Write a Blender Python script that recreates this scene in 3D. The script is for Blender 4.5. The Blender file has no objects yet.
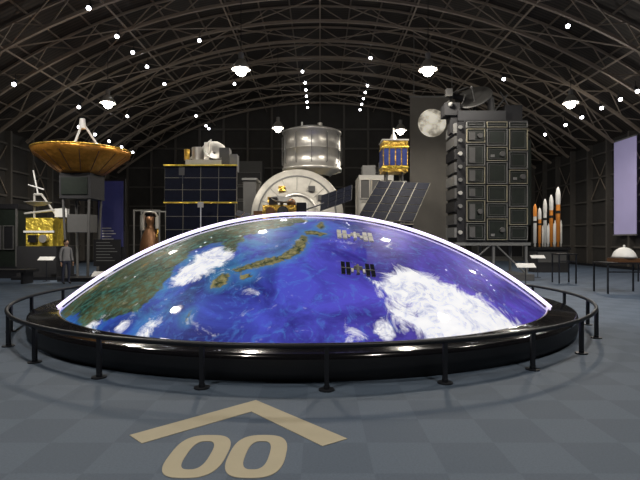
import bpy, bmesh, math, random
import numpy as np
from mathutils import Vector, Matrix, Quaternion
random.seed(4)
S = bpy.context.scene
try:
    S.view_settings.view_transform = 'Standard'
    S.view_settings.look = 'None'
except Exception: pass

# ------------------------------------------------------------------ materials
def newmat(name):
    m = bpy.data.materials.new(name); m.use_nodes = True
    nt = m.node_tree; b = nt.nodes['Principled BSDF']
    return m, nt, b
def mat(name, col, rough=0.5, metal=0.0, em=0.0, emcol=None, var=0.15, vscale=6.0, bump=0.0, bscale=20.0, coat=0.0, spec=0.5):
    m, nt, b = newmat(name)
    tc = nt.nodes.new('ShaderNodeTexCoord')
    n = nt.nodes.new('ShaderNodeTexNoise'); n.inputs['Scale'].default_value = vscale; n.inputs['Detail'].default_value = 4
    nt.links.new(tc.outputs['Object'], n.inputs['Vector'])
    mx = nt.nodes.new('ShaderNodeMix'); mx.data_type = 'RGBA'
    mx.inputs[6].default_value = (*[c*(1-var) for c in col], 1)
    mx.inputs[7].default_value = (*[min(1, c*(1+var)) for c in col], 1)
    nt.links.new(n.outputs['Fac'], mx.inputs[0])
    nt.links.new(mx.outputs[2], b.inputs['Base Color'])
    b.inputs['Roughness'].default_value = rough
    b.inputs['Metallic'].default_value = metal
    b.inputs['Coat Weight'].default_value = coat
    b.inputs['Specular IOR Level'].default_value = spec
    if em > 0:
        b.inputs['Emission Color'].default_value = (*(emcol or col), 1)
        b.inputs['Emission Strength'].default_value = em
    if bump > 0:
        n2 = nt.nodes.new('ShaderNodeTexNoise'); n2.inputs['Scale'].default_value = bscale; n2.inputs['Detail'].default_value = 3
        nt.links.new(tc.outputs['Object'], n2.inputs['Vector'])
        bp = nt.nodes.new('ShaderNodeBump'); bp.inputs['Strength'].default_value = bump; bp.inputs['Distance'].default_value = 0.1
        nt.links.new(n2.outputs['Fac'], bp.inputs['Height'])
        nt.links.new(bp.outputs['Normal'], b.inputs['Normal'])
    return m

M = {}
M['black'] = mat('black_paint', (0.010,0.010,0.012), 0.4)
M['blackgloss'] = mat('black_gloss', (0.006,0.006,0.008), 0.12, coat=0.4)
M['blackside'] = mat('black_fascia', (0.006,0.007,0.010), 0.5)
M['blackmatte'] = mat('black_matte', (0.014,0.014,0.016), 0.8)
M['rail'] = mat('rail_steel', (0.012,0.014,0.020), 0.45, 0.2)
M['truss'] = mat('truss_steel', (0.24,0.20,0.16), 0.6, 0.1)
M['purlin'] = mat('purlin_steel', (0.15,0.125,0.10), 0.6, 0.1)
M['wall'] = mat('wall_dark', (0.032,0.030,0.028), 0.8, var=0.4, vscale=1.5)
M['wallrib'] = mat('wall_rib', (0.085,0.078,0.070), 0.7)
M['silver'] = mat('silver_metal', (0.55,0.53,0.49), 0.38, 0.7, bump=0.15, bscale=6, var=0.3, vscale=2)
M['alu'] = mat('aluminium_skin', (0.55,0.53,0.48), 0.5, 0.3, var=0.3, vscale=3)
M['white'] = mat('white_paint', (0.72,0.72,0.70), 0.5)
M['offwhite'] = mat('offwhite', (0.42,0.41,0.38), 0.5)
M['gold'] = mat('gold_foil', (0.85,0.48,0.09), 0.3, 0.85, bump=1.0, bscale=7, var=0.4)
M['bronze'] = mat('bronze_foil', (0.58,0.26,0.045), 0.28, 0.8, bump=0.4, bscale=5, var=0.45)
M['yellow'] = mat('yellow_foil', (0.78,0.52,0.07), 0.35, 0.5, bump=1.0, bscale=6, var=0.5)
M['cell'] = mat('solar_cell', (0.008,0.010,0.020), 0.6, 0.0, var=0.4, spec=0.08)
M['cellblue'] = mat('solar_cell_blue', (0.02,0.04,0.20), 0.4, 0.1, var=0.4)
M['darkgreen'] = mat('dark_panel', (0.012,0.017,0.013), 0.4, 0.2, var=0.6)
M['line'] = mat('panel_edge', (0.27,0.25,0.18), 0.5)
M['grey'] = mat('grey_paint', (0.16,0.16,0.155), 0.6)
M['midgrey'] = mat('mid_grey', (0.075,0.074,0.072), 0.6)
M['orange'] = mat('orange_paint', (0.75,0.27,0.04), 0.5)
M['brown'] = mat('brown_metal', (0.20,0.10,0.05), 0.4, 0.6)
M['bulb'] = mat('lamp_bulb', (1,0.95,0.85), 0.5, em=26, emcol=(1,0.93,0.82))
M['spot'] = mat('spot_bulb', (1,1,1), 0.5, em=14, emcol=(0.93,0.94,1.0))
M['neon'] = mat('neon_tube', (0.8,0.75,1), 0.5, em=1.5, emcol=(0.82,0.72,1.0))
M['mark'] = mat('floor_marking', (0.40,0.36,0.26), 0.7, var=0.08)
M['skin'] = mat('skin', (0.55,0.33,0.22), 0.6)
M['hair'] = mat('hair', (0.015,0.012,0.01), 0.6)

# ------------------------------------------------------------------ mesh builder
class B:
    def __init__(s, name):
        s.name = name; s.v = []; s.f = []; s.m = []; s.sm = []; s.mats = []
    def mi(s, k):
        m = M[k] if isinstance(k, str) else k
        if m not in s.mats: s.mats.append(m)
        return s.mats.index(m)
    def add(s, vs, fs, k, smooth=False):
        o = len(s.v); i = s.mi(k)
        s.v += [tuple(p) for p in vs]
        for f in fs:
            s.f.append([o+a for a in f]); s.m.append(i); s.sm.append(smooth)
    def box(s, x0,x1,y0,y1,z0,z1, k, R=None, piv=None):
        vs = [Vector((x,y,z)) for x in (x0,x1) for y in (y0,y1) for z in (z0,z1)]
        if R is not None:
            c = Vector(piv) if piv is not None else Vector(((x0+x1)/2,(y0+y1)/2,(z0+z1)/2))
            vs = [c + R @ (p-c) for p in vs]
        s.add(vs, [(0,1,3,2),(4,6,7,5),(0,4,5,1),(2,3,7,6),(0,2,6,4),(1,5,7,3)], k)
    def cyl(s, p0, p1, r0, k, r1=None, seg=16, caps=True, smooth=True):
        p0 = Vector(p0); p1 = Vector(p1); r1 = r0 if r1 is None else r1
        d = (p1-p0).normalized(); q = d.to_track_quat('Z','Y')
        vs = []
        for p, r in ((p0,r0),(p1,r1)):
            for i in range(seg):
                a = 2*math.pi*(i+0.5)/seg
                vs.append(p + q @ Vector((r*math.cos(a), r*math.sin(a), 0)))
        s.add(vs, [(i,(i+1)%seg,seg+(i+1)%seg,seg+i) for i in range(seg)], k, smooth and seg>6)
        if caps:
            s.add(vs[:seg], [tuple(range(seg))[::-1]], k)
            s.add(vs[seg:], [tuple(range(seg))], k)
    def tube(s, pts, r, k, seg=8, closed=False):
        pts = [Vector(p) for p in pts]; n = len(pts); vs = []
        for i, p in enumerate(pts):
            if closed: t = pts[(i+1)%n]-pts[i-1]
            else: t = pts[min(i+1,n-1)]-pts[max(i-1,0)]
            t.normalize()
            up = Vector((0,0,1)) if abs(t.z) < 0.9 else Vector((0,1,0))
            a1 = t.cross(up).normalized(); a2 = a1.cross(t)
            for j in range(seg):
                a = 2*math.pi*(j+0.5)/seg
                vs.append(p + a1*r*math.cos(a) + a2*r*math.sin(a))
        fs = []
        for i in range(n if closed else n-1):
            for j in range(seg):
                fs.append((i*seg+j, i*seg+(j+1)%seg, ((i+1)%n)*seg+(j+1)%seg, ((i+1)%n)*seg+j))
        if not closed:
            fs.append(tuple(range(seg))[::-1]); fs.append(tuple((n-1)*seg+j for j in range(seg)))
        s.add(vs, fs, k, seg > 4)
    def rev(s, prof, c, k, seg=32, axis='Z', smooth=True):
        c = Vector(c); vs = []
        ax = Vector(axis) if not isinstance(axis, str) else {'Z':Vector((0,0,1)),'Y':Vector((0,1,0)),'X':Vector((1,0,0))}[axis]
        q = ax.to_track_quat('Z','Y')
        for r, h in prof:
            for j in range(seg):
                a = 2*math.pi*j/seg
                vs.append(c + q @ Vector((r*math.cos(a), r*math.sin(a), h)))
        fs = []
        for i in range(len(prof)-1):
            for j in range(seg):
                fs.append((i*seg+j, i*seg+(j+1)%seg, (i+1)*seg+(j+1)%seg, (i+1)*seg+j))
        s.add(vs, fs, k, smooth)
    def sphere(s, c, r, k, sc=(1,1,1), seg=20, rings=12, a0=-90, a1=90):
        c = Vector(c); vs = []; fs = []
        for i in range(rings+1):
            t = math.radians(a0+(a1-a0)*i/rings)
            for j in range(seg):
                a = 2*math.pi*j/seg
                vs.append(c + Vector((r*sc[0]*math.cos(t)*math.cos(a), r*sc[1]*math.cos(t)*math.sin(a), r*sc[2]*math.sin(t))))
        for i in range(rings):
            for j in range(seg):
                fs.append((i*seg+j, i*seg+(j+1)%seg, (i+1)*seg+(j+1)%seg, (i+1)*seg+j))
        s.add(vs, fs, k, True)
    def panel(s, o, u, v, nu, nv, kc, kl, th=0.05, gap=0.03):
        """solar panel: slab with cells proud of both faces"""
        o = Vector(o); u = Vector(u); v = Vector(v); n = u.cross(v).normalized()
        def slab(a, uu, vv, t0, t1, k):
            vs = [a+p+n*t for t in (t0,t1) for p in (Vector((0,0,0)), uu, uu+vv, vv)]
            s.add(vs, [(3,2,1,0),(4,5,6,7),(0,1,5,4),(1,2,6,5),(2,3,7,6),(3,0,4,7)], k)
        slab(o, u, v, -th/2, th/2, kl)
        lu = u.length; lv = v.length; un = u/lu; vn = v/lv
        cu = lu/nu; cv = lv/nv
        for i in range(nu):
            for j in range(nv):
                a = o + un*(cu*i+gap/2) + vn*(cv*j+gap/2)
                slab(a, un*(cu-gap), vn*(cv-gap), -th/2-0.012, th/2+0.012, kc)
    def frame(s, x0,x1,z0,z1,y, kf, ki, w=0.035, d=0.06):
        s.box(x0+w,x1-w,y-0.02,y+0.02,z0+w,z1-w, ki)
        s.box(x0,x1,y-d,y+0.02,z0,z0+w,kf); s.box(x0,x1,y-d,y+0.02,z1-w,z1,kf)
        s.box(x0,x0+w,y-d,y+0.02,z0+w,z1-w,kf); s.box(x1-w,x1,y-d,y+0.02,z0+w,z1-w,kf)
    def build(s, parent=None, fix=True):
        me = bpy.data.meshes.new(s.name)
        me.from_pydata(s.v, [], s.f)
        for m in s.mats: me.materials.append(m)
        me.polygons.foreach_set('material_index', s.m)
        me.polygons.foreach_set('use_smooth', s.sm)
        me.update()
        if fix:
            bm = bmesh.new(); bm.from_mesh(me); bmesh.ops.recalc_face_normals(bm, faces=bm.faces); bm.to_mesh(me); bm.free()
        ob = bpy.data.objects.new(s.name, me); S.collection.objects.link(ob)
        if parent: ob.parent = parent
        return ob
def rot(ax, deg): return Matrix.Rotation(math.radians(deg), 3, ax)

# ------------------------------------------------------------------ hall shell
HW, Y0, Y1, EAVE, APEX = 17.0, -8.0, 40.0, 7.5, 13.5
RR = (HW**2+(APEX-EAVE)**2)/(2*(APEX-EAVE)); ZC = APEX-RR
def arcz(x, off=0): return ZC+math.sqrt((RR-off)**2-x*x)

# floor
fm, nt, bs = newmat('carpet_tiles')
tc = nt.nodes.new('ShaderNodeTexCoord'); mp = nt.nodes.new('ShaderNodeMapping')
mp.inputs['Location'].default_value = (0.13,0.21,0.25)
nt.links.new(tc.outputs['Object'], mp.inputs['Vector'])
ck = nt.nodes.new('ShaderNodeTexChecker'); ck.inputs['Scale'].default_value = 2.0
ck.inputs['Color1'].default_value = (0.056,0.083,0.126,1); ck.inputs['Color2'].default_value = (0.072,0.102,0.150,1)
nt.links.new(mp.outputs['Vector'], ck.inputs['Vector'])
nz = nt.nodes.new('ShaderNodeTexNoise'); nz.inputs['Scale'].default_value = 60; nz.inputs['Detail'].default_value = 3
nt.links.new(tc.outputs['Object'], nz.inputs['Vector'])
mr = nt.nodes.new('ShaderNodeMapRange'); mr.inputs['To Min'].default_value = 0.7; mr.inputs['To Max'].default_value = 1.3
nt.links.new(nz.outputs['Fac'], mr.inputs['Value'])
mu = nt.nodes.new('ShaderNodeMix'); mu.data_type = 'RGBA'; mu.blend_type = 'MULTIPLY'; mu.inputs[0].default_value = 1
nt.links.new(ck.outputs['Color'], mu.inputs[6]); nt.links.new(mr.outputs['Result'], mu.inputs[7])
nt.links.new(mu.outputs[2], bs.inputs['Base Color']); bs.inputs['Roughness'].default_value = 0.65
b = B('floor'); b.box(-HW-0.2,HW+0.2,Y0-0.2,Y1+0.2,-0.2,0,fm); b.build()

# ceiling
cm, nt, bs = newmat('corrugated_roof')
bs.inputs['Roughness'].default_value = 0.7
tc = nt.nodes.new('ShaderNodeTexCoord'); wv = nt.nodes.new('ShaderNodeTexWave'); wv.bands_direction = 'Y'
wv.inputs['Scale'].default_value = 1.6; nt.links.new(tc.outputs['Object'], wv.inputs['Vector'])
mxc = nt.nodes.new('ShaderNodeMix'); mxc.data_type='RGBA'; mxc.inputs[6].default_value=(0.015,0.012,0.010,1); mxc.inputs[7].default_value=(0.040,0.032,0.025,1)
nt.links.new(wv.outputs['Fac'], mxc.inputs[0]); nt.links.new(mxc.outputs[2], bs.inputs['Base Color'])
bp = nt.nodes.new('ShaderNodeBump'); bp.inputs['Strength'].default_value=0.6; nt.links.new(wv.outputs['Fac'], bp.inputs['Height']); nt.links.new(bp.outputs['Normal'], bs.inputs['Normal'])
b = B('ceiling'); N = 48
xs = [-HW+2*HW*i/N for i in range(N+1)]
vs = [(x, y, arcz(x)+t) for t in (0,0.2) for y in (Y0-0.2,Y1+0.2) for x in xs]
n1 = N+1; fs = []
for i in range(N):
    fs.append((i,i+1,n1+i+1,n1+i)); fs.append((2*n1+i,3*n1+i,3*n1+i+1,2*n1+i+1))
    fs.append((i,2*n1+i,2*n1+i+1,i+1)); fs.append((n1+i,n1+i+1,3*n1+i+1,3*n1+i))
fs.append((0,n1,3*n1,2*n1)); fs.append((N,2*n1+N,3*n1+N,n1+N))
b.add(vs, fs, cm, False); b.build()

# walls
def endwall(name, y0, y1):
    b = B(name); vs = []
    for y in (y0,y1):
        vs += [(-HW,y,0)] + [(x,y,arcz(x)) for x in xs] + [(HW,y,0)]
    n = N+3
    fs = [tuple(range(n)), tuple(range(n,2*n))[::-1]] + [(i,(i+1)%n,n+(i+1)%n,n+i) for i in range(n)]
    b.add(vs, fs, 'wall'); return b
b = endwall('wall_back', Y1, Y1+0.2)
for x in range(-16,17,2): b.box(x-0.08,x+0.08,Y1-0.22,Y1,0,arcz(x)-0.1,'wallrib')
for z in (1.2,2.8,4.4,6.0,7.6,9.2,10.8): 
    hw = HW if z < EAVE else math.sqrt(RR**2-(z-ZC)**2)
    b.box(-hw+0.1,hw-0.1,Y1-0.14,Y1,z-0.06,z+0.06,'wallrib')
b.build()
endwall('wall_front', Y0-0.2, Y0).build()
for nm, sx in (('wall_left',-1),('wall_right',1)):
    b = B(nm); xa, xb = sorted((sx*HW, sx*(HW+0.2))); b.box(xa,xb,Y0,Y1,0,EAVE,'wall')
    for z in (1.2,2.6,4.0,5.4,6.8):
        xa, xb = sorted((sx*HW, sx*(HW-0.12))); b.box(xa,xb,Y0,Y1,z-0.05,z+0.05,'wallrib')
    for i in range(0,25):
        y = Y0+2*i; xa, xb = sorted((sx*HW, sx*(HW-0.3)))
        if y < Y1-0.1: b.box(xa,xb,y-0.08,y+0.08,0,EAVE,'wallrib')
    for i in range(0,24):   # wind bracing between the columns
        y = Y0+2*i; xx = sx*(HW-0.08)
        if y+2 < Y1 and i%2==0: b.cyl((xx,y,4.0),(xx,y+2,6.8),0.03,'truss',seg=4,caps=False); b.cyl((xx,y+2,4.0),(xx,y,6.8),0.03,'truss',seg=4,caps=False)
    b.build()
for nm, sx in (('baseboard_left',-1),('baseboard_right',1)):
    b = B(nm); xa, xb = sorted((sx*(HW-0.3), sx*(HW-0.33))); b.box(xa,xb,Y0,Y1,0,0.15,'black'); b.build()

# roof trusses
b = B('roof_trusses'); TD = 0.85; na = 28
A = math.asin(HW/RR)
ys = [Y0+1.0+2.4*i for i in range(20)]
for y in ys:
    if y > Y1-0.3: continue
    out = []; inn = []
    for i in range(na+1):
        a = -A*0.985+2*A*0.985*i/na
        out.append(Vector(((RR-0.10)*math.sin(a), y, ZC+(RR-0.10)*math.cos(a))))
        inn.append(Vector(((RR-TD)*math.sin(a), y, ZC+(RR-TD)*math.cos(a))))
    b.tube(out, 0.06, 'truss', 4); b.tube(inn, 0.09, 'truss', 4)
    for i in range(na):
        if i%2 == 0: b.cyl(out[i], inn[i+1], 0.03, 'truss', seg=4, caps=False)
        else: b.cyl(inn[i], out[i+1], 0.03, 'truss', seg=4, caps=False)
b.build()
b = B('roof_purlins')
for i in range(1,24):
    a = -A+2*A*i/24
    x = (RR-0.06)*math.sin(a); z = ZC+(RR-0.06)*math.cos(a)
    b.cyl((x,Y0,z),(x,Y1,z),0.05,'purlin',seg=4,caps=False)
for i in (3,6,9,12,15,18,21):
    a = -A+2*A*i/24
    x = (RR-TD)*math.sin(a); z = ZC+(RR-TD)*math.cos(a)
    b.cyl((x,Y0,z),(x,Y1,z),0.045,'truss',seg=4,caps=False)
for k in range(0,len(ys)-1):
    if ys[k+1] > Y1-0.3: break
    for i in (3,9,15,21) if k%2 else (6,12,18):
        for s1 in (-3,3):
            if not 0 <= i+s1 <= 24: continue
            a = -A+2*A*i/24; c = -A*0.98+2*A*0.98*(i+s1)/24; r = RR-TD
            b.cyl((r*math.sin(a),ys[k],ZC+r*math.cos(a)),(r*math.sin(c),ys[k+1],ZC+r*math.cos(c)),0.03,'truss',seg=4,caps=False)
b.build()

# ------------------------------------------------------------------ earth exhibit
CX, CY, RB, HB, HC = -0.3, 10.7, 4.85, 0.32, 1.8
RS = (RB**2+HC**2)/(2*HC); ZS = HB+HC-RS
EARTH = bpy.data.objects.new('earth_dome_exhibit', None); S.collection.objects.link(EARTH)

b = B('plinth')
b.rev([(5.30,0.0),(5.34,0.08),(5.34,0.26)], (CX,CY,0), 'blackside', 128)
b.rev([(5.34,0.26),(5.33,0.31),(5.29,0.32),(4.9,0.32),(4.88,0.335),(4.80,0.335),(4.80,0.30),(0.01,0.30)], (CX,CY,0), 'blackgloss', 128)
b.rev([(0.01,0.001),(5.30,0.001)], (CX,CY,0), 'black', 128)
b.build(EARTH)

b = B('guard_railing'); RG = 5.6
b.tube([(CX+RG*math.sin(2*math.pi*i/128), CY-RG*math.cos(2*math.pi*i/128), 0.475) for i in range(128)], 0.030, 'rail', 8, True)
for i in range(26):
    a = math.radians(3.8+360/26*i); px = CX+RG*math.sin(a); py = CY-RG*math.cos(a)
    b.box(px-0.024,px+0.024,py-0.024,py+0.024,0.01,0.47,'rail')
    b.cyl((px,py,0.0),(px,py,0.015),0.085,'rail',seg=16); b.cyl((px,py,0.015),(px,py,0.05),0.035,'rail',seg=12)
b.build()

# map features, in metres on the plan of the dome (origin at its axis)
asiaP = [(-4.15,-2.42),(-4.43,-1.62),(-4.12,-1.48),(-3.63,-1.27),(-3.12,-1.05),(-2.48,-0.82),(-1.6,-0.56),(-0.61,-1.03),(-0.1,-1.08),(0.04,-1.62),(-0.25,-1.95),(-0.63,-2.07),(-0.82,-2.31),(-0.99,-2.35),(-1.04,-2.66),(-1.05,-3.0),(-1.16,-3.09),(-1.27,-2.84),(-1.37,-2.51),(-1.56,-2.45),(-1.67,-2.56),(-1.86,-2.6),(-1.98,-2.89),(-2.0,-3.24),(-2.11,-3.48),(-2.14,-3.72),(-2.25,-3.89),(-2.5,-3.9),(-2.86,-3.81),(-3.32,-3.47)]
japP = [[(-1.25,-3.69),(-1.16,-3.56),(-1.03,-3.62),(-1.03,-3.77),(-1.12,-3.89),(-1.24,-3.85)],
 [(-1.02,-3.52),(-.79,-3.43),(-.53,-3.32),(-.32,-3.26),(-.17,-3.06),(-.07,-2.74),(-.01,-2.5),(.09,-2.58),(.08,-2.95),(0,-3.2),(-.16,-3.36),(-.36,-3.47),(-.56,-3.53),(-.77,-3.56),(-.90,-3.64)],
 [(-.86,-3.70),(-.67,-3.66),(-.69,-3.76),(-.82,-3.80)],
 [(.02,-2.3),(.195,-2.25),(.42,-2.42),(.33,-2.55),(.16,-2.48),(.06,-2.5)],
 [(.23,-1.95),(.33,-1.55),(.39,-2.0),(.32,-2.2)],
 [(-1.52,-4.28),(-1.45,-4.22),(-1.46,-4.36)]]
blobP = [((-1.5,-3.2),.34,1),((-1.66,-3.35),.22,1),((-1.25,-3.1),.2,1),((-1.77,-3.5),.16,.8),((-1.48,-2.8),.2,.9),((-2.45,-4.1),.22,.8),((-1.97,-4.3),.18,.8),((-2.95,-3.75),.18,.7),
 ((1.33,-3.85),.26,1),((1.63,-3.6),.28,1),((1.94,-3.65),.32,1),((2.34,-3.7),.34,1),((2.76,-3.75),.34,1),((3.12,-3.75),.25,.8),((1.81,-4.1),.4,1),((2.29,-4.1),.36,1),((2.74,-4.0),.22,.8),((1.36,-4.35),.2,.8),((1.12,-4.6),.16,.8),((.72,-4.68),.12,.7),((1.79,-4.5),.22,.7),((.74,-2.7),.14,.5),((-2.5,-1.6),.3,.5)]
nr, nsg = 190, 420
vs = [(0,0,HC+HB)]; fs = []
for i in range(1,nr+1):
    r = RB*i/nr; z = ZS+math.sqrt(RS*RS-r*r)
    for j in range(nsg):
        a = 2*math.pi*j/nsg; vs.append((r*math.cos(a), r*math.sin(a), z))
for j in range(nsg): fs.append((0,1+j,1+(j+1)%nsg))
for i in range(nr-1):
    o = 1+i*nsg
    for j in range(nsg): fs.append((o+j,o+nsg+j,o+nsg+(j+1)%nsg,o+(j+1)%nsg))
me = bpy.data.meshes.new('earth_dome'); me.from_pydata(vs,[],fs); me.polygons.foreach_set('use_smooth',[True]*len(fs)); me.update()
P = np.array(vs)[:,:2]
def sdf(poly):
    q = np.array(poly, float); n = len(q); ins = np.zeros(len(P),bool); dm = np.full(len(P),1e9)
    for i in range(n):
        a = q[i]; c = q[(i+1)%n]; e = c-a
        t = np.clip(((P-a)@e)/max(e@e,1e-9),0,1); dm = np.minimum(dm, np.linalg.norm(P-(a+t[:,None]*e),axis=1))
        if abs(c[1]-a[1])>1e-9:
            cond = ((a[1]>P[:,1])!=(c[1]>P[:,1])) & (P[:,0] < (c[0]-a[0])*(P[:,1]-a[1])/(c[1]-a[1])+a[0]); ins ^= cond
    return np.where(ins,dm,-dm)
land = sdf(asiaP)
jp = np.full(len(P),-9.0)
for q in japP: jp = np.maximum(jp, sdf(q))
cl = np.zeros(len(P))
for (c,w,s_) in blobP:
    cl += s_*np.exp(-((P-np.array(c))**2).sum(1)/(w*w))
cl = np.minimum(cl, 1.3)
for nm, arr in (('land',land),('japan',jp),('cloud',cl)):
    at = me.attributes.new(nm,'FLOAT','POINT'); at.data.foreach_set('value', arr.astype(np.float32))
em_, nt, bs = newmat('earth_surface')
def nd(t, **k):
    n = nt.nodes.new(t)
    for a, v in k.items(): n.inputs[a].default_value = v
    return n
L = nt.links.new
tc = nd('ShaderNodeTexCoord')
sx_ = nd('ShaderNodeSeparateXYZ'); L(tc.outputs['Object'], sx_.inputs[0])
def attr(n):
    a = nd('ShaderNodeAttribute'); a.attribute_name = n; return a.outputs['Fac']
def noise(sc, det=6, dist=0.0, rough=0.6):
    n = nd('ShaderNodeTexNoise', Scale=sc, Detail=det, Distortion=dist, Roughness=rough); L(tc.outputs['Object'], n.inputs['Vector']); return n.outputs['Fac']
def math_(op, a, b_, clamp=False):
    n = nt.nodes.new('ShaderNodeMath'); n.operation = op; n.use_clamp = clamp
    for i, x in enumerate((a,b_)):
        if isinstance(x,(int,float)): n.inputs[i].default_value = x
        else: L(x, n.inputs[i])
    return n.outputs[0]
def mapr(v, a, b_, c=0.0, d=1.0):
    n = nt.nodes.new('ShaderNodeMapRange'); L(v, n.inputs['Value'])
    n.inputs['From Min'].default_value=a; n.inputs['From Max'].default_value=b_; n.inputs['To Min'].default_value=c; n.inputs['To Max'].default_value=d
    return n.outputs['Result']
def mixc(f, a, b_):
    n = nt.nodes.new('ShaderNodeMix'); n.data_type='RGBA'
    for i, x in ((0,f),(6,a),(7,b_)):
        if isinstance(x,tuple): n.inputs[i].default_value = (*x,1)
        elif isinstance(x,(int,float)): n.inputs[i].default_value = x
        else: L(x, n.inputs[i])
    return n.outputs[2]
n_big = noise(0.9,7,0.8); n_mid = noise(2.2,8,0.6,0.65); n_fine = noise(9,6,0.3,0.65); n_cl = noise(2.2,10,1.8,0.70); n_str = noise(3.2,8,2.5,0.7)
oc1 = mixc(mapr(sx_.outputs['X'],-2.2,2.0), (0.006,0.020,0.15), (0.032,0.016,0.20))
oc2 = mixc(mapr(sx_.outputs['X'],-2.2,2.0), (0.028,0.085,0.50), (0.110,0.070,0.56))
ocean = mixc(mapr(n_big,0.38,0.62), oc1, oc2)
ocean = mixc(mapr(n_str,0.52,0.72,0,0.65), ocean, (0.07,0.22,0.62))
shelf = mapr(attr('land'), -1.1, 0.0, 0, 0.7)
ocean = mixc(math_('MULTIPLY',shelf,mapr(n_mid,0.4,0.6)), ocean, (0.04,0.27,0.48))
landc = mixc(mapr(n_mid,0.4,0.62), (0.006,0.024,0.014), (0.085,0.085,0.030))
landc = mixc(mapr(n_fine,0.46,0.68,0,0.8), landc, (0.05,0.20,0.17))
landc = mixc(mapr(n_str,0.58,0.72,0,0.7), landc, (0.30,0.24,0.14))
japc = mixc(mapr(n_fine,0.4,0.62), (0.012,0.028,0.010), (0.26,0.23,0.10))
lf = mapr(math_('ADD', attr('land'), math_('MULTIPLY', math_('SUBTRACT', n_mid, 0.5), 0.55)), -0.03, 0.03)
jf = mapr(math_('ADD', attr('japan'), math_('MULTIPLY', math_('SUBTRACT', n_fine, 0.5), 0.2)), -0.02, 0.015)
jg = mapr(attr('japan'), -0.14, -0.01, 0, 0.5)
ocean = mixc(jg, ocean, (0.05,0.25,0.45))
col = mixc(lf, ocean, landc); col = mixc(jf, col, japc)
cf = math_('ADD', math_('MULTIPLY', attr('cloud'), 0.75), math_('MULTIPLY', math_('SUBTRACT', n_cl, 0.5), 2.4))
cf = mapr(cf, 0.30, 0.72, 0, 0.97)
wisp = mapr(n_cl,0.60,0.78,0,0.5)
cf = math_('MAXIMUM', cf, wisp)
cshade = mixc(mapr(n_mid,0.38,0.62),(0.40,0.44,0.66),(0.90,0.92,0.98))
col = mixc(cf, col, mixc(mapr(n_str,0.35,0.6),cshade,(1.0,1.0,1.0)))
dark = mixc(0.35, (0,0,0), col)
L(dark, bs.inputs['Base Color']); L(col, bs.inputs['Emission Color']); bs.inputs['Emission Strength'].default_value = 0.85
bs.inputs['Roughness'].default_value = 0.5; bs.inputs['Specular IOR Level'].default_value = 0.15
bs.inputs['Coat Weight'].default_value = 0.55; bs.inputs['Coat Roughness'].default_value = 0.025
me.materials.append(em_)
ob = bpy.data.objects.new('earth_dome', me); S.collection.objects.link(ob); ob.location = (CX,CY,0.0); ob.parent = EARTH

# illuminated arch over the globe
b = B('illuminated_orbit_arch')
cen = Vector((CX,7.0,-2.93)); e1 = Vector((1,0,0)); e2 = Vector((0,0.542,0.84)); rc = 6.07
amax = math.acos(3.87/6.07)
b.tube([cen+e1*rc*math.sin(t)+e2*rc*math.cos(t) for t in [(-1+2*i/96)*amax for i in range(97)]], 0.034, 'neon', 10)
b.build(EARTH)

def station(px,py,s=1.0,hull='white'):
    b = B('space_station_model'); n = Vector((px-CX,py-CY,0)); r2 = n.length_squared
    base = Vector((px,py,ZS+math.sqrt(RS*RS-r2))); nn = (base-Vector((CX,CY,ZS))).normalized()
    u = Vector((1,0,0)); u = (u-nn*u.dot(nn)).normalized(); v = nn.cross(u)
    o = base+nn*0.10
    b.cyl(base-nn*0.01, o, 0.008,'grey',seg=8)
    b.cyl(o-u*0.26*s,o+u*0.26*s,0.014*s,hull,seg=6)
    for q in (-0.23,-0.15,0.15,0.23):
        for sg in (-1,1):
            a = o+u*(q*s-0.032*s)+v*(0.02*s if sg>0 else -0.16*s)
            b.panel(a,u*0.064*s,v*0.14*s,1,3,'cell' if hull=='grey' else 'white',hull,0.006,0.006)
    b.cyl(o-v*0.13*s,o+v*0.11*s,0.024*s,hull,seg=10)
    b.cyl(o-u*0.06*s+v*0.05*s,o+u*0.07*s+v*0.05*s,0.024*s,hull,seg=10)
    for q in (-0.09,0.09): b.panel(o+u*(q-0.02)*s-v*0.10*s,u*0.04*s,v*0.09*s,1,2,'white','grey',0.006,0.004)
    b.build(EARTH)
station(0.54,7.02,0.95,'grey'); station(0.57,8.05,1.15,'white')

# ------------------------------------------------------------------ floor markings
b = B('floor_arrow_marking')
def flat(b, pts, z0, z1, k):
    n = len(pts); vs = [(x,y,z0) for x,y in pts]+[(x,y,z1) for x,y in pts]
    b.add(vs, [tuple(range(n))[::-1], tuple(range(n,2*n))]+[(i,(i+1)%n,n+(i+1)%n,n+i) for i in range(n)], k)
flat(b, [(-1.56,3.93),(-0.64,4.79),(-0.64,4.47),(-1.40,3.77)],0.0,0.004,'mark')
flat(b, [(-0.64,4.79),(0.22,3.86),(0.02,3.72),(-0.64,4.47)],0.0,0.004,'mark')
b.build(fix=True)
b = B('floor_number_marking')
for cx in (-0.905,-0.465):
    o = []; inn = []; n = 48
    for i in range(n):
        a = 2*math.pi*i/n
        def se(rx,ry,p=2.9):
            c, s_ = math.cos(a), math.sin(a)
            yy = ry*math.copysign(abs(s_)**(2/p),s_)
            return (cx+rx*math.copysign(abs(c)**(2/p),c)+0.03*yy, 3.575+yy)
        o.append(se(0.212,0.355)); inn.append(se(0.088,0.235))
    vs = [(x,y,z) for z in (0,0.004) for L_ in (o,inn) for x,y in L_]
    fs = []
    for i in range(n):
        j = (i+1)%n
        fs += [(2*n+i,2*n+j,3*n+j,3*n+i),(i,n+i,n+j,j),(i,j,2*n+j,2*n+i),(n+i,3*n+i,3*n+j,n+j)]
    b.add(vs,fs,'mark')
b.build()

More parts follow.
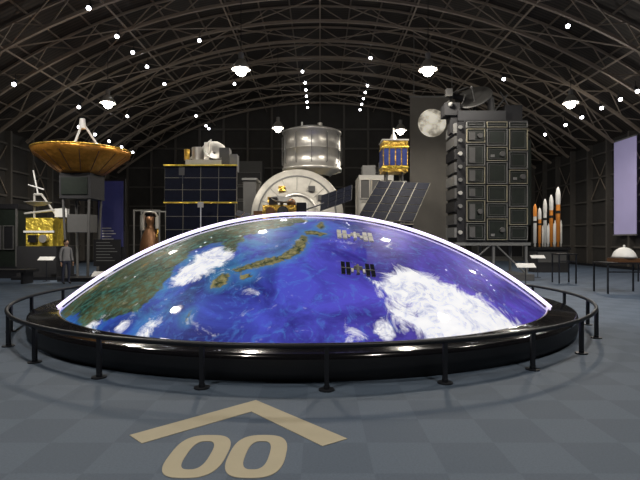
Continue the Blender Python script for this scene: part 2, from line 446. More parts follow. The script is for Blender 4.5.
# ------------------------------------------------------------------ lamps
LZ = 8.0
def pendant(x,y,z=LZ,power=900):
    b = B('pendant_lamp')
    top = arcz(x, TD)
    b.cyl((x,y,z+0.55),(x,y,top),0.015,'black',seg=6)
    b.cyl((x,y,z+0.3),(x,y,z+0.6),0.10,'grey',seg=16)
    b.rev([(0.10,0.36),(0.16,0.32),(0.30,0.10),(0.36,-0.02),(0.35,-0.02),(0.28,0.10),(0.14,0.30),(0.01,0.31)],(x,y,z),'silver',24)
    b.sphere((x,y,z-0.03),0.21,'bulb',(1,1,1.1))
    b.build()
    for t, p in (('SPOT',power),('POINT',power*0.22)):
        l = bpy.data.lights.new('pendant_lamp_light',t); l.energy = p; l.color = (1,0.92,0.80); l.shadow_soft_size = 0.2
        if t == 'SPOT': l.spot_size = math.radians(165); l.spot_blend = 0.35
        o = bpy.data.objects.new('pendant_lamp_light',l); o.location = (x,y,z-0.30); S.collection.objects.link(o)
for (x,y) in ((-2.96,18),(4.05,18),(-9.9,22.4),(11.7,22.4),(-2.4,27.4),(4.7,28)): pendant(x,y,LZ,880)
for (x,y) in ((-7,9.5),(7,9.5),(-3.5,1),(4,1)): pendant(x,y,LZ,760)  # unseen pendants, added to light the floor near the camera

spots = []
for y in (18.8,21.4,23.2,25.1,27.9,35,38,39): spots.append((-9,y))
for x,y in ((-1.1,30.3),(2.9,27.7),(9.9,26),(10,19.5),(-13.5,21.3),(-13,26),(-6,24),(7,33),(-5.5,31),(-12,30)): spots.append((x,y))
for y in (21.3,22.5,24,25.8,27.5,30,33): spots.append((14,y))
for y in (28,30,32,34,36): spots.append((-14,y))
for x in (-1.0,3.2):
    for y in (32.5,34,35.5,37,38.5): spots.append((x,y))
b = B('ceiling_spotlights')
for x,y in spots:
    zt = arcz(x,TD)
    b.cyl((x,y,zt+0.05),(x,y,zt-0.25),0.02,'black',seg=6)
    b.cyl((x,y,zt-0.25),(x,y-0.12,zt-0.42),0.08,'black',seg=12)
    b.sphere((x,y-0.13,zt-0.44),0.085,'spot')
b.build()
def spot(x,y,z,tx,ty,tz,e,ang=50,col=(1,0.95,0.88)):
    l = bpy.data.lights.new('unseen_spot_light','SPOT'); l.energy=e; l.spot_size=math.radians(ang); l.spot_blend=0.6; l.color=col; l.shadow_soft_size=0.12
    o = bpy.data.objects.new('unseen_spot_light',l); o.location=(x,y,z); S.collection.objects.link(o)
    o.rotation_euler = (Vector((tx,ty,tz))-Vector((x,y,z))).to_track_quat('-Z','Y').to_euler()
spot(-1,14,11.3,-0.6,22,4.5,1100,45)
spot(-9,11,9.8,-9.4,19,4.5,2600,40)
spot(8,11,10.3,7,19,4,1300,45)
spot(-3,10,11.0,-4,18,3.5,900,40)
spot(12,14,8.6,11.5,24,2.5,1300,35)
spot(-12,12,8.8,-11.5,20,2,2200,40)
spot(4,12,11,3.5,17.5,4,1100,35)
spot(11,8,8.8,9.5,13,0,2000,75,(1,0.97,0.94))  # unseen spot without a fixture, added to brighten the right-hand floor

# ------------------------------------------------------------------ exhibits
b = B('gold_reflector_antenna_satellite'); x,y = -9.4,19.0
b.rev([(0.02,4.16),(0.72,4.18),(0.86,4.24),(1.72,4.90),(1.80,5.10),(1.75,5.14),(1.4,4.86),(0.9,4.66),(0.4,4.56),(0.02,4.54)],(x,y,0),'bronze',48)
b.tube([(x+1.79*math.cos(2*math.pi*i/48),y+1.79*math.sin(2*math.pi*i/48),5.12) for i in range(48)],0.035,'gold',6,True)
for i in range(16):
    a = 2*math.pi*i/16; c,s_=math.cos(a),math.sin(a)
    b.cyl((x+0.86*c,y+0.86*s_,4.24),(x+1.72*c,y+1.72*s_,4.90),0.02,'brown',seg=6)
for a in (30,150,270):
    c,s_ = math.cos(math.radians(a)),math.sin(math.radians(a))
    b.cyl((x+1.0*c,y+1.0*s_,4.7),(x+0.10*c,y+0.10*s_,6.1),0.045,'white',seg=8)
b.cyl((x,y,6.0),(x,y,6.4),0.14,'white',r1=0.10); b.cyl((x,y,4.5),(x,y,4.9),0.3,'silver',r1=0.16)
b.box(x-0.6,x+0.6,y-0.6,y+0.6,3.2,4.18,'blackmatte'); b.box(x-0.5,x+0.5,y-0.65,y-0.6,3.35,4.0,'darkgreen')
for dx in (-0.5,0.5):
    for dy in (-0.5,0.5): b.cyl((x+dx,y+dy,3.2),(x+dx*0.8,y+dy*0.8,0.1),0.05,'midgrey',seg=8)
b.box(x-0.4,x+0.4,y-0.4,y+0.4,1.9,2.6,'midgrey')
b.box(x-0.65,x+0.65,y-0.65,y+0.65,0,0.14,'black')
b.build()

pm = mat('space_poster',(0.02,0.02,0.07),0.4,em=0.08,emcol=(0.05,0.06,0.22),var=0.9,vscale=1.2)
b = B('space_poster_board'); b.box(-9.85,-8.6,21.2,21.32,0.1,4.3,'black'); b.box(-9.77,-8.68,21.16,21.21,1.3,4.2,pm)
for k in range(6): b.box(-9.6,-9.0-0.1*(k%3),21.14,21.17,1.5+k*0.12,1.54+k*0.12,'offwhite')
b.box(-10.0,-8.4,20.9,21.6,0,0.1,'black'); b.build()

b = B('gold_foil_satellite'); x,y=-11.4,20.0
b.box(x-0.9,x+0.9,y-0.9,y+0.9,0,0.12,'black'); b.box(x-0.8,x+0.8,y-0.7,y+0.7,0.12,1.35,'blackmatte')
b.box(x-0.55,x+0.55,y-0.5,y+0.5,1.35,2.5,'yellow'); b.box(x-0.62,x+0.62,y-0.56,y-0.5,1.9,1.98,'white')
b.cyl((x+0.25,y-0.5,1.65),(x+0.25,y-0.72,1.65),0.16,'silver'); b.box(x-0.4,x-0.05,y-0.62,y-0.5,1.5,1.8,'black')
for dx in (-0.5,0.5):
    b.cyl((x+dx,y,2.5),(x+dx*0.3-0.35,y,3.5),0.04,'offwhite',seg=8)
b.cyl((x-0.5,y,3.5),(x-0.2,y,3.5),0.05,'offwhite'); b.rev([(0.02,0),(0.25,0.04),(0.5,0.16),(0.52,0.18),(0.25,0.08),(0.02,0.04)],(x-0.35,y,3.0),'offwhite',24)
b.cyl((x-0.35,y,3.5),(x-0.55,y,4.5),0.03,'white',seg=8); b.cyl((x-0.75,y,3.9),(x-0.1,y,3.7),0.03,'white',seg=8)
b.cyl((x-0.9,y,2.7),(x+0.8,y,2.9),0.05,'offwhite',seg=8); b.box(x+0.4,x+0.9,y-0.1,y+0.1,2.55,2.9,'white')
b.build()
b = B('display_cabinet'); b.box(-14.3,-12.6,20.0,21.4,0,0.5,'black'); b.box(-14.3,-12.6,20.0,21.4,0.5,2.9,'darkgreen'); b.box(-14.35,-12.55,19.95,21.45,2.9,3.1,'black')
for xx in (-14.33,-13.5,-12.65): b.box(xx,xx+0.07,19.93,20.0,0.5,2.9,'midgrey')
for k in range(3): b.frame(-14.2+k*0.52,-13.75+k*0.52,1.2,2.2,19.97,'midgrey','black')
b.build()
b = B('exhibit_bench'); b.box(-14.0,-10.6,17.3,18.1,0.42,0.52,'black')
for xx in (-13.8,-12.3,-10.8): b.box(xx-0.05,xx+0.05,17.4,18.0,0,0.42,'black')
b.build()

def bell(name,x,y,s):
    b = B(name)
    b.rev([(0.62*s,0.85),(0.58*s,1.2*s+0.4),(0.45*s,1.7*s+0.4),(0.25*s,2.1*s+0.4),(0.16*s,2.3*s+0.4),(0.24*s,2.5*s+0.4),(0.25*s,2.8*s+0.4),(0.02,2.85*s+0.4)],(x,y,0),'brown',28)
    b.cyl((x-0.45*s,y,2.0*s+0.4),(x-0.45*s,y,2.9*s+0.4),0.16*s,'silver'); b.cyl((x+0.45*s,y,2.1*s+0.4),(x+0.45*s,y,2.8*s+0.4),0.14*s,'offwhite')
    b.tube([(x-0.45*s,y,2.9*s+.4),(x-0.3*s,y,3.1*s+.4),(x,y,3.1*s+.4),(x+0.3*s,y,3.05*s+.4),(x+0.45*s,y,2.8*s+.4)],0.06*s,'silver')
    b.tube([(x+0.45*s,y,2.1*s+.4),(x+0.5*s,y-0.1,1.8*s+.4),(x+0.4*s,y-0.2,1.5*s+.4)],0.05*s,'gold')
    b.box(x-0.8*s,x+0.8*s,y-0.7*s,y+0.7*s,0,0.3,'black')
    for dx in (-0.75,0.75):
        for dy in (-0.6,0.6): b.cyl((x+dx*s,y+dy*s,0.3),(x+dx*s,y+dy*s,3.15*s+0.4),0.04,'grey',seg=8)
        b.box(x-0.79*s,x+0.79*s,y+dx*0.8*s-0.03,y+dx*0.8*s+0.03,3.12*s+0.4,3.2*s+0.4,'grey')
    b.box(x-0.79*s,x+0.79*s,y-0.6*s,y+0.6*s,0.78,0.85,'grey')
    b.build()
bell('rocket_engine',-8.7,24.6,0.85)
bell('rocket_engine',-7.2,25.0,0.8)

b = B('solar_array_satellite'); x0,x1,y = -5.5,-2.95,17.0
b.box(x0+0.4,x1-0.3,y+0.15,y+1.5,0.25,4.1,'blackmatte')
b.box(x0+0.2,x1-0.1,y,y+1.7,0,0.25,'black')
b.panel((x0,y,2.95),(x1-x0,0,0),(0,0.05,1.28),4,3,'cell','line',0.05,0.02)
b.panel((x0+0.05,y-0.05,1.5),(x1-x0-0.1,0,0),(0,0.05,1.4),4,3,'cell','line',0.05,0.02)
b.panel((x0+0.05,y-0.1,0.35),(x1-x0-0.1,0,0),(0,0.05,1.1),4,2,'cell','line',0.05,0.02)
for z_ in (1.45,2.92,4.24): b.box(x0-0.02,x1+0.02,y-0.08,y+0.05,z_-0.025,z_+0.025,'yellow')
b.box(x0+0.5,x0+0.7,y-0.0,y+0.3,0.3,4.2,'midgrey')
b.box(-4.85,-3.55,y+0.3,y+1.2,4.1,4.5,'offwhite'); b.cyl((-4.5,y+0.7,4.5),(-4.5,y+0.7,5.0),0.22,'silver'); b.rev([(0.02,0),(0.3,0.08),(0.42,0.25),(0.40,0.26),(0.25,0.12),(0.02,0.05)],(-3.9,y+0.7,4.75),'offwhite',24,axis=(0.3,-0.8,0.5))
b.cyl((-3.9,y+0.7,4.5),(-3.9,y+0.7,4.85),0.06,'grey'); b.box(-4.2,-4.0,y+0.4,y+0.8,4.5,5.15,'silver'); b.cyl((-4.9,y+0.7,4.5),(-4.0,y+0.7,5.3),0.03,'white',seg=8)
b.cyl((-4.85,y+0.5,4.5),(-4.85,y+0.5,4.9),0.1,'gold'); b.box(-3.65,-3.3,y+0.4,y+0.9,4.2,4.95,'midgrey'); b.box(-3.25,-3.0,y+0.3,y+0.8,4.1,4.7,'grey')
b.build()

b = B('space_station_laboratory_module'); x,z,y = -1.05,2.75,22.0; R=2.1
b.rev([(0.02,-0.55),(0.85,-0.55),(0.95,-0.5),(1.0,-0.35),(1.75,0.0),(2.1,0.25),(2.14,0.3),(2.14,0.45),(2.08,0.5),(2.08,2.2),(2.13,2.22),(2.13,2.35),(2.08,2.37),(2.08,4.4),(2.13,4.42),(2.13,4.55),(2.0,5.0),(1.0,5.4),(0.02,5.4)],(x,y,z),'alu',56,axis='Y')
for i in range(16):
    a = 2*math.pi*i/16; c,s_=math.cos(a),math.sin(a)
    b.cyl((x+1.12*c,y-0.30,z+1.12*s_),(x+1.72*c,y-0.04,z+1.72*s_),0.022,'offwhite',seg=6)
b.rev([(0.86,-0.62),(0.98,-0.62),(0.98,-0.5),(0.86,-0.5),(0.86,-0.62)],(x,y,z),'silver',40,axis='Y')
b.rev([(1.75,-0.03),(1.80,-0.03),(1.83,0.05)],(x,y,z),'grey',48,axis='Y')
b.frame(x-0.5,x+0.5,z-0.5,z+0.5,y-0.58,'white','grey',0.08)
b.frame(x-0.2,x+0.2,z-0.2,z+0.2,y-0.62,'silver','black',0.05)
for a in (35,60,120,150):
    c,s_=math.cos(math.radians(a)),math.sin(math.radians(a)); b.box(x+1.35*c-0.15,x+1.35*c+0.15,y-0.35,y-0.1,z+1.35*s_-0.12,z+1.35*s_+0.12,'gold' if a>100 else 'midgrey')
for i in range(10):
    a = math.radians(18+16*i); c,s_=math.cos(a),math.sin(a)
    b.tube([(x+2.08*c,y+0.8,z+2.08*s_),(x+2.2*c,y+0.85,z+2.2*s_),(x+2.2*c,y+1.9,z+2.2*s_),(x+2.08*c,y+1.95,z+2.08*s_)],0.025,'yellow',6)
cx,cy,r = -0.4,24.0,1.42
b.rev([(0.9,4.75),(1.0,4.85),(1.35,5.05),(r,5.1),(r,5.0),(r+0.06,5.0),(r+0.06,5.15),(r,5.17),(r,6.0),(r+0.02,6.0),(r+0.02,6.05),(r,6.07),(r,6.85),(r+0.05,6.87),(r+0.05,6.95),(1.35,7.0),(0.7,7.2),(0.02,7.22)],(cx,cy,0),'silver',48)
for i in range(12):
    a = 2*math.pi*i/12; c,s_=math.cos(a),math.sin(a)
    b.tube([(cx+r*c,cy+r*s_,5.3),(cx+(r+0.07)*c,cy+(r+0.07)*s_,5.35),(cx+(r+0.07)*c,cy+(r+0.07)*s_,6.7),(cx+r*c,cy+r*s_,6.75)],0.02,'grey',6)
b.cyl((cx-0.5,cy,7.1),(cx-0.5,cy,7.5),0.05,'white'); b.cyl((cx+0.4,cy,7.1),(cx+0.4,cy,7.45),0.12,'silver')
b.box(-3.6,-3.0,y+0.5,y+2,0.3,4.4,'midgrey'); b.box(-3.65,-2.95,y+0.4,y+2.1,4.4,4.5,'grey')
for yy in (y+1,y+4):
    b.box(x-2.0,x+2.0,yy-0.2,yy+0.2,0,0.3,'midgrey')
    for sx in (-1,1):
        b.box(x+sx*1.6-0.12,x+sx*1.6+0.12,yy-0.15,yy+0.15,0.3,1.6,'midgrey')
    b.box(x-1.6,x+1.6,yy-0.15,yy+0.15,0.6,0.85,'midgrey')
b.box(-3.6,-2.9,y+0.4,y+2.1,0,0.3,'black')
b.build()
b = B('exposed_experiment_platform'); b.box(1.6,3.6,22.0,24.5,0,0.2,'black'); b.box(1.8,3.4,22.2,24.3,2.4,4.6,'offwhite')
for k in range(3):
    b.frame(1.85+k*0.52,2.3+k*0.52,2.6,3.4,22.18,'silver','alu'); b.frame(1.85+k*0.52,2.3+k*0.52,3.5,4.4,22.18,'silver','midgrey')
b.box(2.0,2.6,22.5,23.4,4.6,5.1,'grey'); b.cyl((3.0,23,4.6),(3.0,23,5.3),0.2,'grey')
for xx in (1.9,3.3):
    for yy in (22.3,24.2): b.box(xx-0.07,xx+0.07,yy-0.07,yy+0.07,0.2,2.4,'grey')
b.build()

b = B('space_probe'); x,y=-1.45,17.6
b.box(x-0.6,x+0.6,y-0.5,y+0.5,0,2.0,'blackmatte')
b.box(x-0.6,x+0.6,y-0.5,y+0.5,2.0,2.85,'gold'); b.box(x-0.95,x-0.6,y-0.3,y+0.3,2.1,2.65,'brown'); b.cyl((x+0.15,y-0.5,2.55),(x+0.15,y-0.8,2.6),0.2,'black'); b.cyl((x-0.3,y-0.5,2.6),(x-0.3,y-0.75,2.6),0.16,'brown')
b.box(x+0.6,x+0.95,y-0.35,y+0.3,2.2,2.95,'blackmatte'); b.sphere((x+0.4,y,2.95),0.17,'brown'); b.box(x-0.4,x-0.1,y-0.2,y+0.2,2.85,3.15,'black')
b.rev([(0.02,0),(0.3,0.05),(0.42,0.14),(0.40,0.15),(0.28,0.08),(0.02,0.04)],(x+0.05,y,2.98),'grey',28,axis=(0.1,-0.3,0.9)); b.cyl((x+0.05,y,2.8),(x+0.05,y,3.0),0.06,'grey')
b.cyl((x-0.9,y,2.5),(x-1.1,y,2.4),0.03,'grey',seg=8); b.panel((x-1.7,y-0.3,2.5),(0.75,0,-0.25),(0.1,0.6,0.2),3,2,'cell','bronze',0.03,0.02)
b.cyl((x+0.9,y,2.7),(x+1.6,y,2.95),0.03,'grey',seg=8); b.panel((x+1.45,y-0.2,2.65),(1.15,0,0.4),(0.05,0.5,0.6),4,3,'cell','grey',0.03,0.02)
b.build()

b = B('boxed_communication_satellite'); x0,x1,y=2.44,3.41,18.6; xm=(x0+x1)/2
b.box(x0,x1,y,y+0.95,4.25,5.5,'gold')
for k in range(4):
    b.box(x0+0.04+k*0.235,x0+0.235+k*0.235-0.01,y-0.02,y+0.01,4.5,5.15,'cellblue')
    b.box(x0-0.02,x0+0.01,y+0.04+k*0.23,y+0.22+k*0.23,4.5,5.15,'cellblue')
b.box(x0-0.03,x1+0.03,y-0.03,y+0.98,5.18,5.24,'yellow'); b.box(x0-0.03,x1+0.03,y-0.03,y+0.98,5.46,5.51,'offwhite'); b.box(x0-0.03,x1+0.03,y-0.03,y+0.98,4.4,4.46,'yellow')
b.cyl((xm,y+0.5,5.5),(xm,y+0.5,5.8),0.2,'silver',r1=0.08); b.cyl((xm,y+0.5,5.8),(xm,y+0.5,6.05),0.03,'white',seg=8)
for dx in (-0.3,0.3):
    for dy in (0.2,0.8): b.cyl((xm+dx,y+dy,4.25),(xm+dx*1.4,y+dy,0.1),0.04,'grey',seg=8)
b.box(xm-0.45,xm+0.45,y+0.1,y+0.9,3.4,3.9,'silver'); b.box(xm-0.7,xm+0.7,y-0.1,y+1.1,0,0.12,'black')
b.build()
b = B('tilted_solar_paddle')
b.panel((1.25,16.45,2.3),(1.95,0,-0.08),(0.95,1.6,1.5),4,5,'cell','line',0.05,0.03)
b.panel((1.25,16.45,2.22),(1.95,0,-0.08),(-0.1,0.5,-0.7),4,2,'cell','line',0.05,0.03)
b.cyl((2.7,17.25,3.0),(2.7,17.25,0.1),0.07,'midgrey'); b.box(2.3,3.1,16.85,17.65,0,0.12,'black')
b.build()

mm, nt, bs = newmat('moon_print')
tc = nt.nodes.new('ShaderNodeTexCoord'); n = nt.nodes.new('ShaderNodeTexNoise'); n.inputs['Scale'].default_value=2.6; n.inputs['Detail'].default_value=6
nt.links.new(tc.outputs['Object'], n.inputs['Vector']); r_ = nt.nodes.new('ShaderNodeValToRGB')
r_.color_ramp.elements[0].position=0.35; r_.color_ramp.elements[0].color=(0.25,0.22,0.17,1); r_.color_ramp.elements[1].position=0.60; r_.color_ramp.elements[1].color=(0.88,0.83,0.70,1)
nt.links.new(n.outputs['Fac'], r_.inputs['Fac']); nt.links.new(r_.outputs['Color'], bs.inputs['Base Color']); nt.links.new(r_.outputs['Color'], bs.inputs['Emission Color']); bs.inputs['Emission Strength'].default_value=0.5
bann = mat('banner_cloth',(0.12,0.112,0.10),0.8,var=0.35,vscale=0.8)
b = B('moon_banner'); b.box(4.5,6.75,24.0,24.04,1.6,8.75,bann); b.cyl((4.45,24.02,8.77),(6.8,24.02,8.77),0.05,'grey'); b.cyl((4.45,24.02,1.6),(6.8,24.02,1.6),0.05,'grey')
for xx in (4.7,6.6): b.cyl((xx,24.02,8.8),(xx,24.02,arcz(xx,TD)),0.015,'grey',seg=6)
b.cyl((5.6,24.0,7.45),(5.6,23.985,7.45),0.70,mm,seg=48)
b.build()

b = B('earth_observation_satellite'); y=19.0
b.box(5.75,8.2,y,y+1.8,1.5,6.35,'blackmatte')
cols = [(5.78,6.5),(6.58,7.38),(7.46,8.18)]
for ci,(a,c) in enumerate(cols):
    z = 1.6; k = 0
    while z < 6.1:
        h = (0.72,0.9,0.6)[(k+ci)%3]
        if z+h > 6.32: h = 6.32-z
        if h > 0.25:
            b.frame(a,c,z,z+h-0.06,y-0.03,'line' if (k+ci)%2 else 'grey','darkgreen',0.022,0.08)
            if (k*3+ci)%3==0: b.box(a+0.1,a+0.32,y-0.14,y,z+0.1,z+h-0.2,'midgrey')
            if (k+ci)%4==1:
                b.cyl((c-0.2,y,z+h*0.45),(c-0.2,y-0.16,z+h*0.45),0.1,'midgrey',seg=12); b.box(a+0.15,a+0.3,y-0.1,y,z+0.15,z+0.25,'grey')
            b.frame(a+0.09,c-0.09,z+0.09,z+h-0.15,y-0.055,'midgrey','darkgreen',0.015,0.03)
        z += h; k += 1
for k in range(9):
    z = 1.7+k*0.52
    b.box(5.35,5.72,y+0.1,y+1.4,z,z+0.4,('grey','midgrey','black','midgrey')[k%4]); b.cyl((5.55,y+0.1,z+0.2),(5.55,y-0.05,z+0.2),0.08,'offwhite' if k%3==0 else 'grey',seg=10)
b.box(5.45,5.75,y+0.05,y+1.5,1.5,6.3,'blackmatte')
b.box(8.2,8.45,y+0.2,y+1.5,2.2,5.6,'darkgreen')
b.box(5.5,7.4,y+0.1,y+1.6,6.35,6.75,'black'); b.box(7.4,8.1,y+0.2,y+1.2,6.35,7.0,'blackmatte')
b.rev([(0.02,0),(0.42,0.06),(0.75,0.24),(0.73,0.27),(0.40,0.11),(0.02,0.05)],(6.35,y+0.7,7.25),'midgrey',28,axis=(-0.35,-0.55,0.6)); b.cyl((6.3,y+0.7,6.75),(6.35,y+0.7,7.3),0.07,'midgrey')
b.cyl((6.35,y+0.7,7.3),(6.1,y+0.3,7.75),0.02,'grey',seg=6); b.sphere((6.1,y+0.3,7.75),0.06,'grey')
b.box(5.0,5.6,y+0.2,y+0.9,6.6,7.1,'blackmatte'); b.cyl((5.1,y+0.4,7.5),(5.9,y+0.6,7.35),0.12,'black'); b.box(5.0,5.25,y,y+0.2,7.3,7.6,'midgrey'); b.cyl((5.3,y+0.5,7.1),(5.3,y+0.5,7.45),0.05,'midgrey')
for (xa,za,xb,zb) in ((5.1,7.1,5.6,7.6),(5.6,6.75,5.9,7.5),(7.0,6.75,7.6,7.5),(7.6,7.0,7.3,7.6),(5.0,7.4,6.0,7.8)): b.cyl((xa,y+0.35,za),(xb,y+0.45,zb),0.03,'midgrey',seg=6)
b.box(5.25,5.55,y+0.3,y+0.8,5.9,6.6,'blackmatte')
b.cyl((6.95,y+0.5,6.75),(6.95,y+0.5,7.4),0.18,'midgrey',r1=0.1); b.sphere((5.2,y+0.1,7.0),0.10,'grey')
b.box(5.3,8.4,y-0.2,y+2.0,0,0.25,'midgrey')
for xx in (5.5,6.9,8.2):
    for yy in (y+0.1,y+1.7): b.cyl((xx,yy,0.25),(xx,yy,1.5),0.06,'grey',seg=8)
for xa,xb in ((5.5,6.9),(8.2,6.9)): b.cyl((xa,y+0.1,0.25),(xb,y+0.1,1.5),0.035,'grey',seg=8)
b.box(5.35,8.35,y,y+1.8,1.38,1.5,'grey')
b.build()

def rocket(x,y,z,h,r,core,boost,nose='white'):
    b = B('rocket_model')
    b.rev([(0.02,0),(r*0.7,0.0),(r*0.5,0.08*h),(r,0.09*h),(r,0.62*h),(r*1.0,0.70*h)],(x,y,z),core,20)
    b.rev([(r,0.70*h),(r*1.15,0.73*h),(r*1.15,0.88*h),(r*0.8,0.95*h),(r*0.3,0.99*h),(0.005,h)],(x,y,z),nose,20)
    b.rev([(r*1.02,0.55*h),(r*1.02,0.60*h)],(x,y,z),'black',20)
    for a in ([0,180] if boost==2 else [45,135,225,315] if boost==4 else []):
        c,s_=math.cos(math.radians(a)),math.sin(math.radians(a)); q=r*0.5
        b.rev([(0.01,0),(q*0.8,0),(q*0.6,0.05*h),(q,0.06*h),(q,0.36*h),(q*0.5,0.42*h),(0.005,0.45*h)],(x+(r+q)*c,y+(r+q)*s_,z),'white',14)
    b.cyl((x,y,z-0.04),(x,y,z),r*1.5,'black',seg=24)
    b.build()
tz=1.22
for (x,h,r,core,bo) in ((10.75,2.15,0.075,'white',0),(10.98,1.95,0.075,'orange',0),(11.25,2.4,0.08,'white',2),(11.56,2.6,0.085,'orange',2),(11.90,3.0,0.10,'orange',2)):
    rocket(x,24.0,tz+0.045,h,r,core,bo,'white' if core=='orange' or bo else 'orange')
b = B('rocket_display_table'); b.box(10.5,12.3,23.5,24.5,1.12,tz,'black'); b.box(10.6,12.2,23.6,24.4,0,1.12,'blackmatte'); b.box(10.7,12.1,23.57,23.6,0.5,1.0,'midgrey'); b.build()

def table(name,x0,x1,y0,y1,h):
    b = B(name); b.box(x0,x1,y0,y1,h-0.05,h,'black')
    for xx in (x0+0.04,x1-0.04):
        for yy in (y0+0.04,y1-0.04): b.box(xx-0.02,xx+0.02,yy-0.02,yy+0.02,0,h-0.05,'rail')
    b.box(x0+0.04,x1-0.04,y0+0.03,y0+0.06,h-0.3,h-0.26,'rail'); b.build()
table('display_table',8.5,9.8,14.2,15.0,0.93)
table('display_table',8.75,9.45,17.6,18.2,1.1)
table('display_table',12.2,13.6,17.8,18.5,0.85)
b = B('white_dome_model'); b.box(8.9,9.6,14.3,14.9,0.935,1.05,'brown'); b.sphere((9.25,14.6,1.05),0.33,'white',(1,1,1),28,10,0,90); b.cyl((9.25,14.6,1.37),(9.25,14.6,1.45),0.03,'white'); b.rev([(0.335,0),(0.345,0),(0.345,0.05),(0.335,0.05)],(9.25,14.6,1.05),'grey',28); b.build()
pb = mat('wall_banner_print',(0.36,0.33,0.52),0.5,em=0.25,emcol=(0.5,0.45,0.75),var=0.3,vscale=0.5)  # faint glow put into the print; the banner is no lamp
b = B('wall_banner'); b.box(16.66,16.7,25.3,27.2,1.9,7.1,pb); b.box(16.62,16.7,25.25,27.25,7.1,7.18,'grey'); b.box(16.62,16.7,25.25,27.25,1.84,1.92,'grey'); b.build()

b = B('information_sign'); x,y=-7.1,16.0
b.box(x-0.45,x+0.45,y,y+0.04,0.72,1.62,'blackmatte')
for k in range(7): b.box(x-0.36,x+0.1+0.08*(k%4),y-0.006,y,1.5-k*0.1,1.53-k*0.1,'grey')
b.cyl((x,y+0.06,0.02),(x,y+0.06,1.4),0.025,'rail'); b.cyl((x,y+0.06,0),(x,y+0.06,0.02),0.2,'rail'); b.build()
def label(x,y,h=0.66):
    b = B('exhibit_label_stand'); b.cyl((x,y,0.01),(x,y,h-0.05),0.015,'rail',seg=8); b.cyl((x,y,0),(x,y,0.015),0.13,'rail')
    b.box(x-0.3,x+0.3,y-0.11,y+0.11,h-0.03,h-0.01,'white',R=rot('X',35)); b.build()
label(-6.1,13.5); label(6.6,15.4,0.8); label(9.3,20.5,0.9); label(-10.6,18.6,0.9)
b = B('slim_pole_sign'); b.cyl((-4.1,16.5,0.02),(-4.1,16.5,2.9),0.018,'white',seg=8); b.cyl((-4.1,16.5,0),(-4.1,16.5,0.02),0.15,'rail'); b.box(-4.2,-4.0,16.47,16.49,2.72,2.9,'offwhite'); b.build()
b = B('equipment_rack')
for (a,c,h) in ((-8.5,-6.6,6.4),(-6.4,-4.4,7.6),(3.2,4.9,7.0),(12.0,15.5,4.6)):
    b.box(a,c,36.5,38,0,h,'midgrey')
    for k in range(int(h/1.1)): b.frame(a+0.1,c-0.1,0.3+k*1.1,1.25+k*1.1,36.48,'grey','black')
b.build()

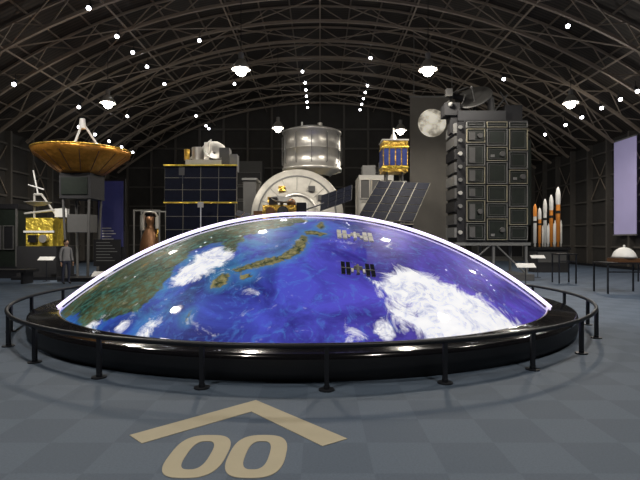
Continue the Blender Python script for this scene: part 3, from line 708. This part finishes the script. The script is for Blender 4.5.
# ------------------------------------------------------------------ visitor
def visitor(loc, yaw, h=1.6):
    root = bpy.data.objects.new('visitor', None); S.collection.objects.link(root)
    k = h/1.7
    def skin(name, verts, edges, radii, m, sub=2):
        me = bpy.data.meshes.new(name); me.from_pydata([tuple(c*k for c in v) for v in verts], edges, [])
        o = bpy.data.objects.new(name, me); S.collection.objects.link(o); o.parent = root
        o.modifiers.new('skin','SKIN')
        for i, r in enumerate(radii):
            sv = me.skin_vertices[0].data[i]; sv.radius = (r[0]*k, r[1]*k) if isinstance(r,tuple) else (r*k,r*k); sv.use_root = (i==0)
        o.modifiers.new('sub','SUBSURF').render_levels = sub
        for md in o.modifiers:
            if md.type == 'SKIN': md.use_smooth_shade = True
        me.materials.append(m); return o
    pm_, nt, bs = newmat('visitor_clothes')
    tc = nt.nodes.new('ShaderNodeTexCoord'); sp = nt.nodes.new('ShaderNodeSeparateXYZ'); nt.links.new(tc.outputs['Object'], sp.inputs[0])
    rp = nt.nodes.new('ShaderNodeValToRGB'); rp.color_ramp.interpolation='CONSTANT'
    rp.color_ramp.elements[0].position=0; rp.color_ramp.elements[0].color=(0.02,0.02,0.02,1)
    rp.color_ramp.elements[1].position=0.045*k; rp.color_ramp.elements[1].color=(0.03,0.035,0.06,1)
    e = rp.color_ramp.elements.new(0.45*k); e.color=(0.26,0.26,0.27,1)
    dv = nt.nodes.new('ShaderNodeMath'); dv.operation='DIVIDE'; dv.inputs[1].default_value=2.0; nt.links.new(sp.outputs['Z'], dv.inputs[0]); nt.links.new(dv.outputs[0], rp.inputs[0])
    nt.links.new(rp.outputs[0], bs.inputs['Base Color']); bs.inputs['Roughness'].default_value=0.9
    V = [(0,0,0.92),(0,0,1.08),(0,0.01,1.25),(0,0.01,1.38),(0,0,1.46),
         (0.10,0,0.86),(0.11,-0.01,0.48),(0.11,0.02,0.09),(0.12,-0.12,0.035),
         (-0.10,0,0.86),(-0.11,0.02,0.48),(-0.11,0.05,0.09),(-0.12,-0.09,0.035),
         (0.18,0.01,1.36),(0.23,0.02,1.08),(0.24,-0.05,0.86),
         (-0.18,0.01,1.36),(-0.23,0.02,1.08),(-0.24,-0.05,0.86)]
    E = [(0,1),(1,2),(2,3),(3,4),(0,5),(5,6),(6,7),(7,8),(0,9),(9,10),(10,11),(11,12),(3,13),(13,14),(14,15),(3,16),(16,17),(17,18)]
    Rr = [(0.15,0.11),(0.13,0.10),(0.16,0.11),(0.12,0.09),0.05,0.085,0.06,0.045,0.04,0.085,0.06,0.045,0.04,0.06,0.048,0.036,0.06,0.048,0.036]
    skin('body',V,E,Rr,pm_)
    for sg in (1,-1):
        w = (0.24*sg,-0.05,0.86); V=[w,(0.243*sg,-0.06,0.80)]; E=[(0,1)]; Rr=[0.024,(0.018,0.036)]
        for i,(dy,ln) in enumerate(((-0.03,0.065),(-0.01,0.075),(0.01,0.07),(0.03,0.055))):
            a=len(V); V += [(0.243*sg,-0.06+dy,0.765),(0.24*sg,-0.065+dy,0.765-ln*0.5),(0.228*sg,-0.07+dy,0.765-ln)]; E += [(1,a),(a,a+1),(a+1,a+2)]; Rr += [0.009,0.009,0.008]
        a=len(V); V += [(0.235*sg,-0.10,0.80),(0.225*sg,-0.115,0.765)]; E += [(1,a),(a,a+1)]; Rr += [0.011,0.009]
        skin('hand',V,E,Rr,M['skin'],1)
    b = B('head')
    def kk(p): return tuple(c*k for c in p)
    b.cyl(kk((0,0,1.42)),kk((0,-0.01,1.52)),0.05*k,'skin'); b.sphere(kk((0,-0.01,1.595)),0.105*k,'skin',(0.76,0.92,1.08))
    b.cyl(kk((0,-0.10,1.605)),kk((0,-0.128,1.575)),0.010*k,'skin',r1=0.016*k,seg=8)
    for sg in (1,-1):
        b.sphere(kk((0.03*sg,-0.098,1.605)),0.012*k,'white',seg=8,rings=6); b.sphere(kk((0.03*sg,-0.107,1.605)),0.006*k,'black',seg=8,rings=6); b.sphere(kk((0.082*sg,0,1.59)),0.028*k,'skin',(0.4,0.7,1),10,6)
    b.box(-0.022*k,0.022*k,-0.104*k,-0.096*k,1.538*k,1.546*k,'brown'); b.build(root)
    b = B('hair'); b.sphere(kk((0,0.015,1.62)),0.112*k,'hair',(0.82,0.95,1.0),20,10,-5,90); b.sphere(kk((0,0.05,1.58)),0.09*k,'hair',(0.9,0.7,1.2)); b.build(root)
    root.location = loc; root.rotation_euler = (0,0,math.radians(yaw))
visitor((-9.2,17.4,0.0), 60, 1.6)

# ------------------------------------------------------------------ world and camera
w = bpy.data.worlds.new('world'); S.world = w; w.use_nodes = True
w.node_tree.nodes['Background'].inputs[0].default_value = (0.02,0.02,0.025,1)
cam = bpy.data.cameras.new('camera'); cam.sensor_width = 36; cam.lens = 27; cam.clip_end = 200
co = bpy.data.objects.new('camera', cam); S.collection.objects.link(co)
co.location = (0,0,1.6); co.rotation_euler = (math.radians(90),0,0); S.camera = co
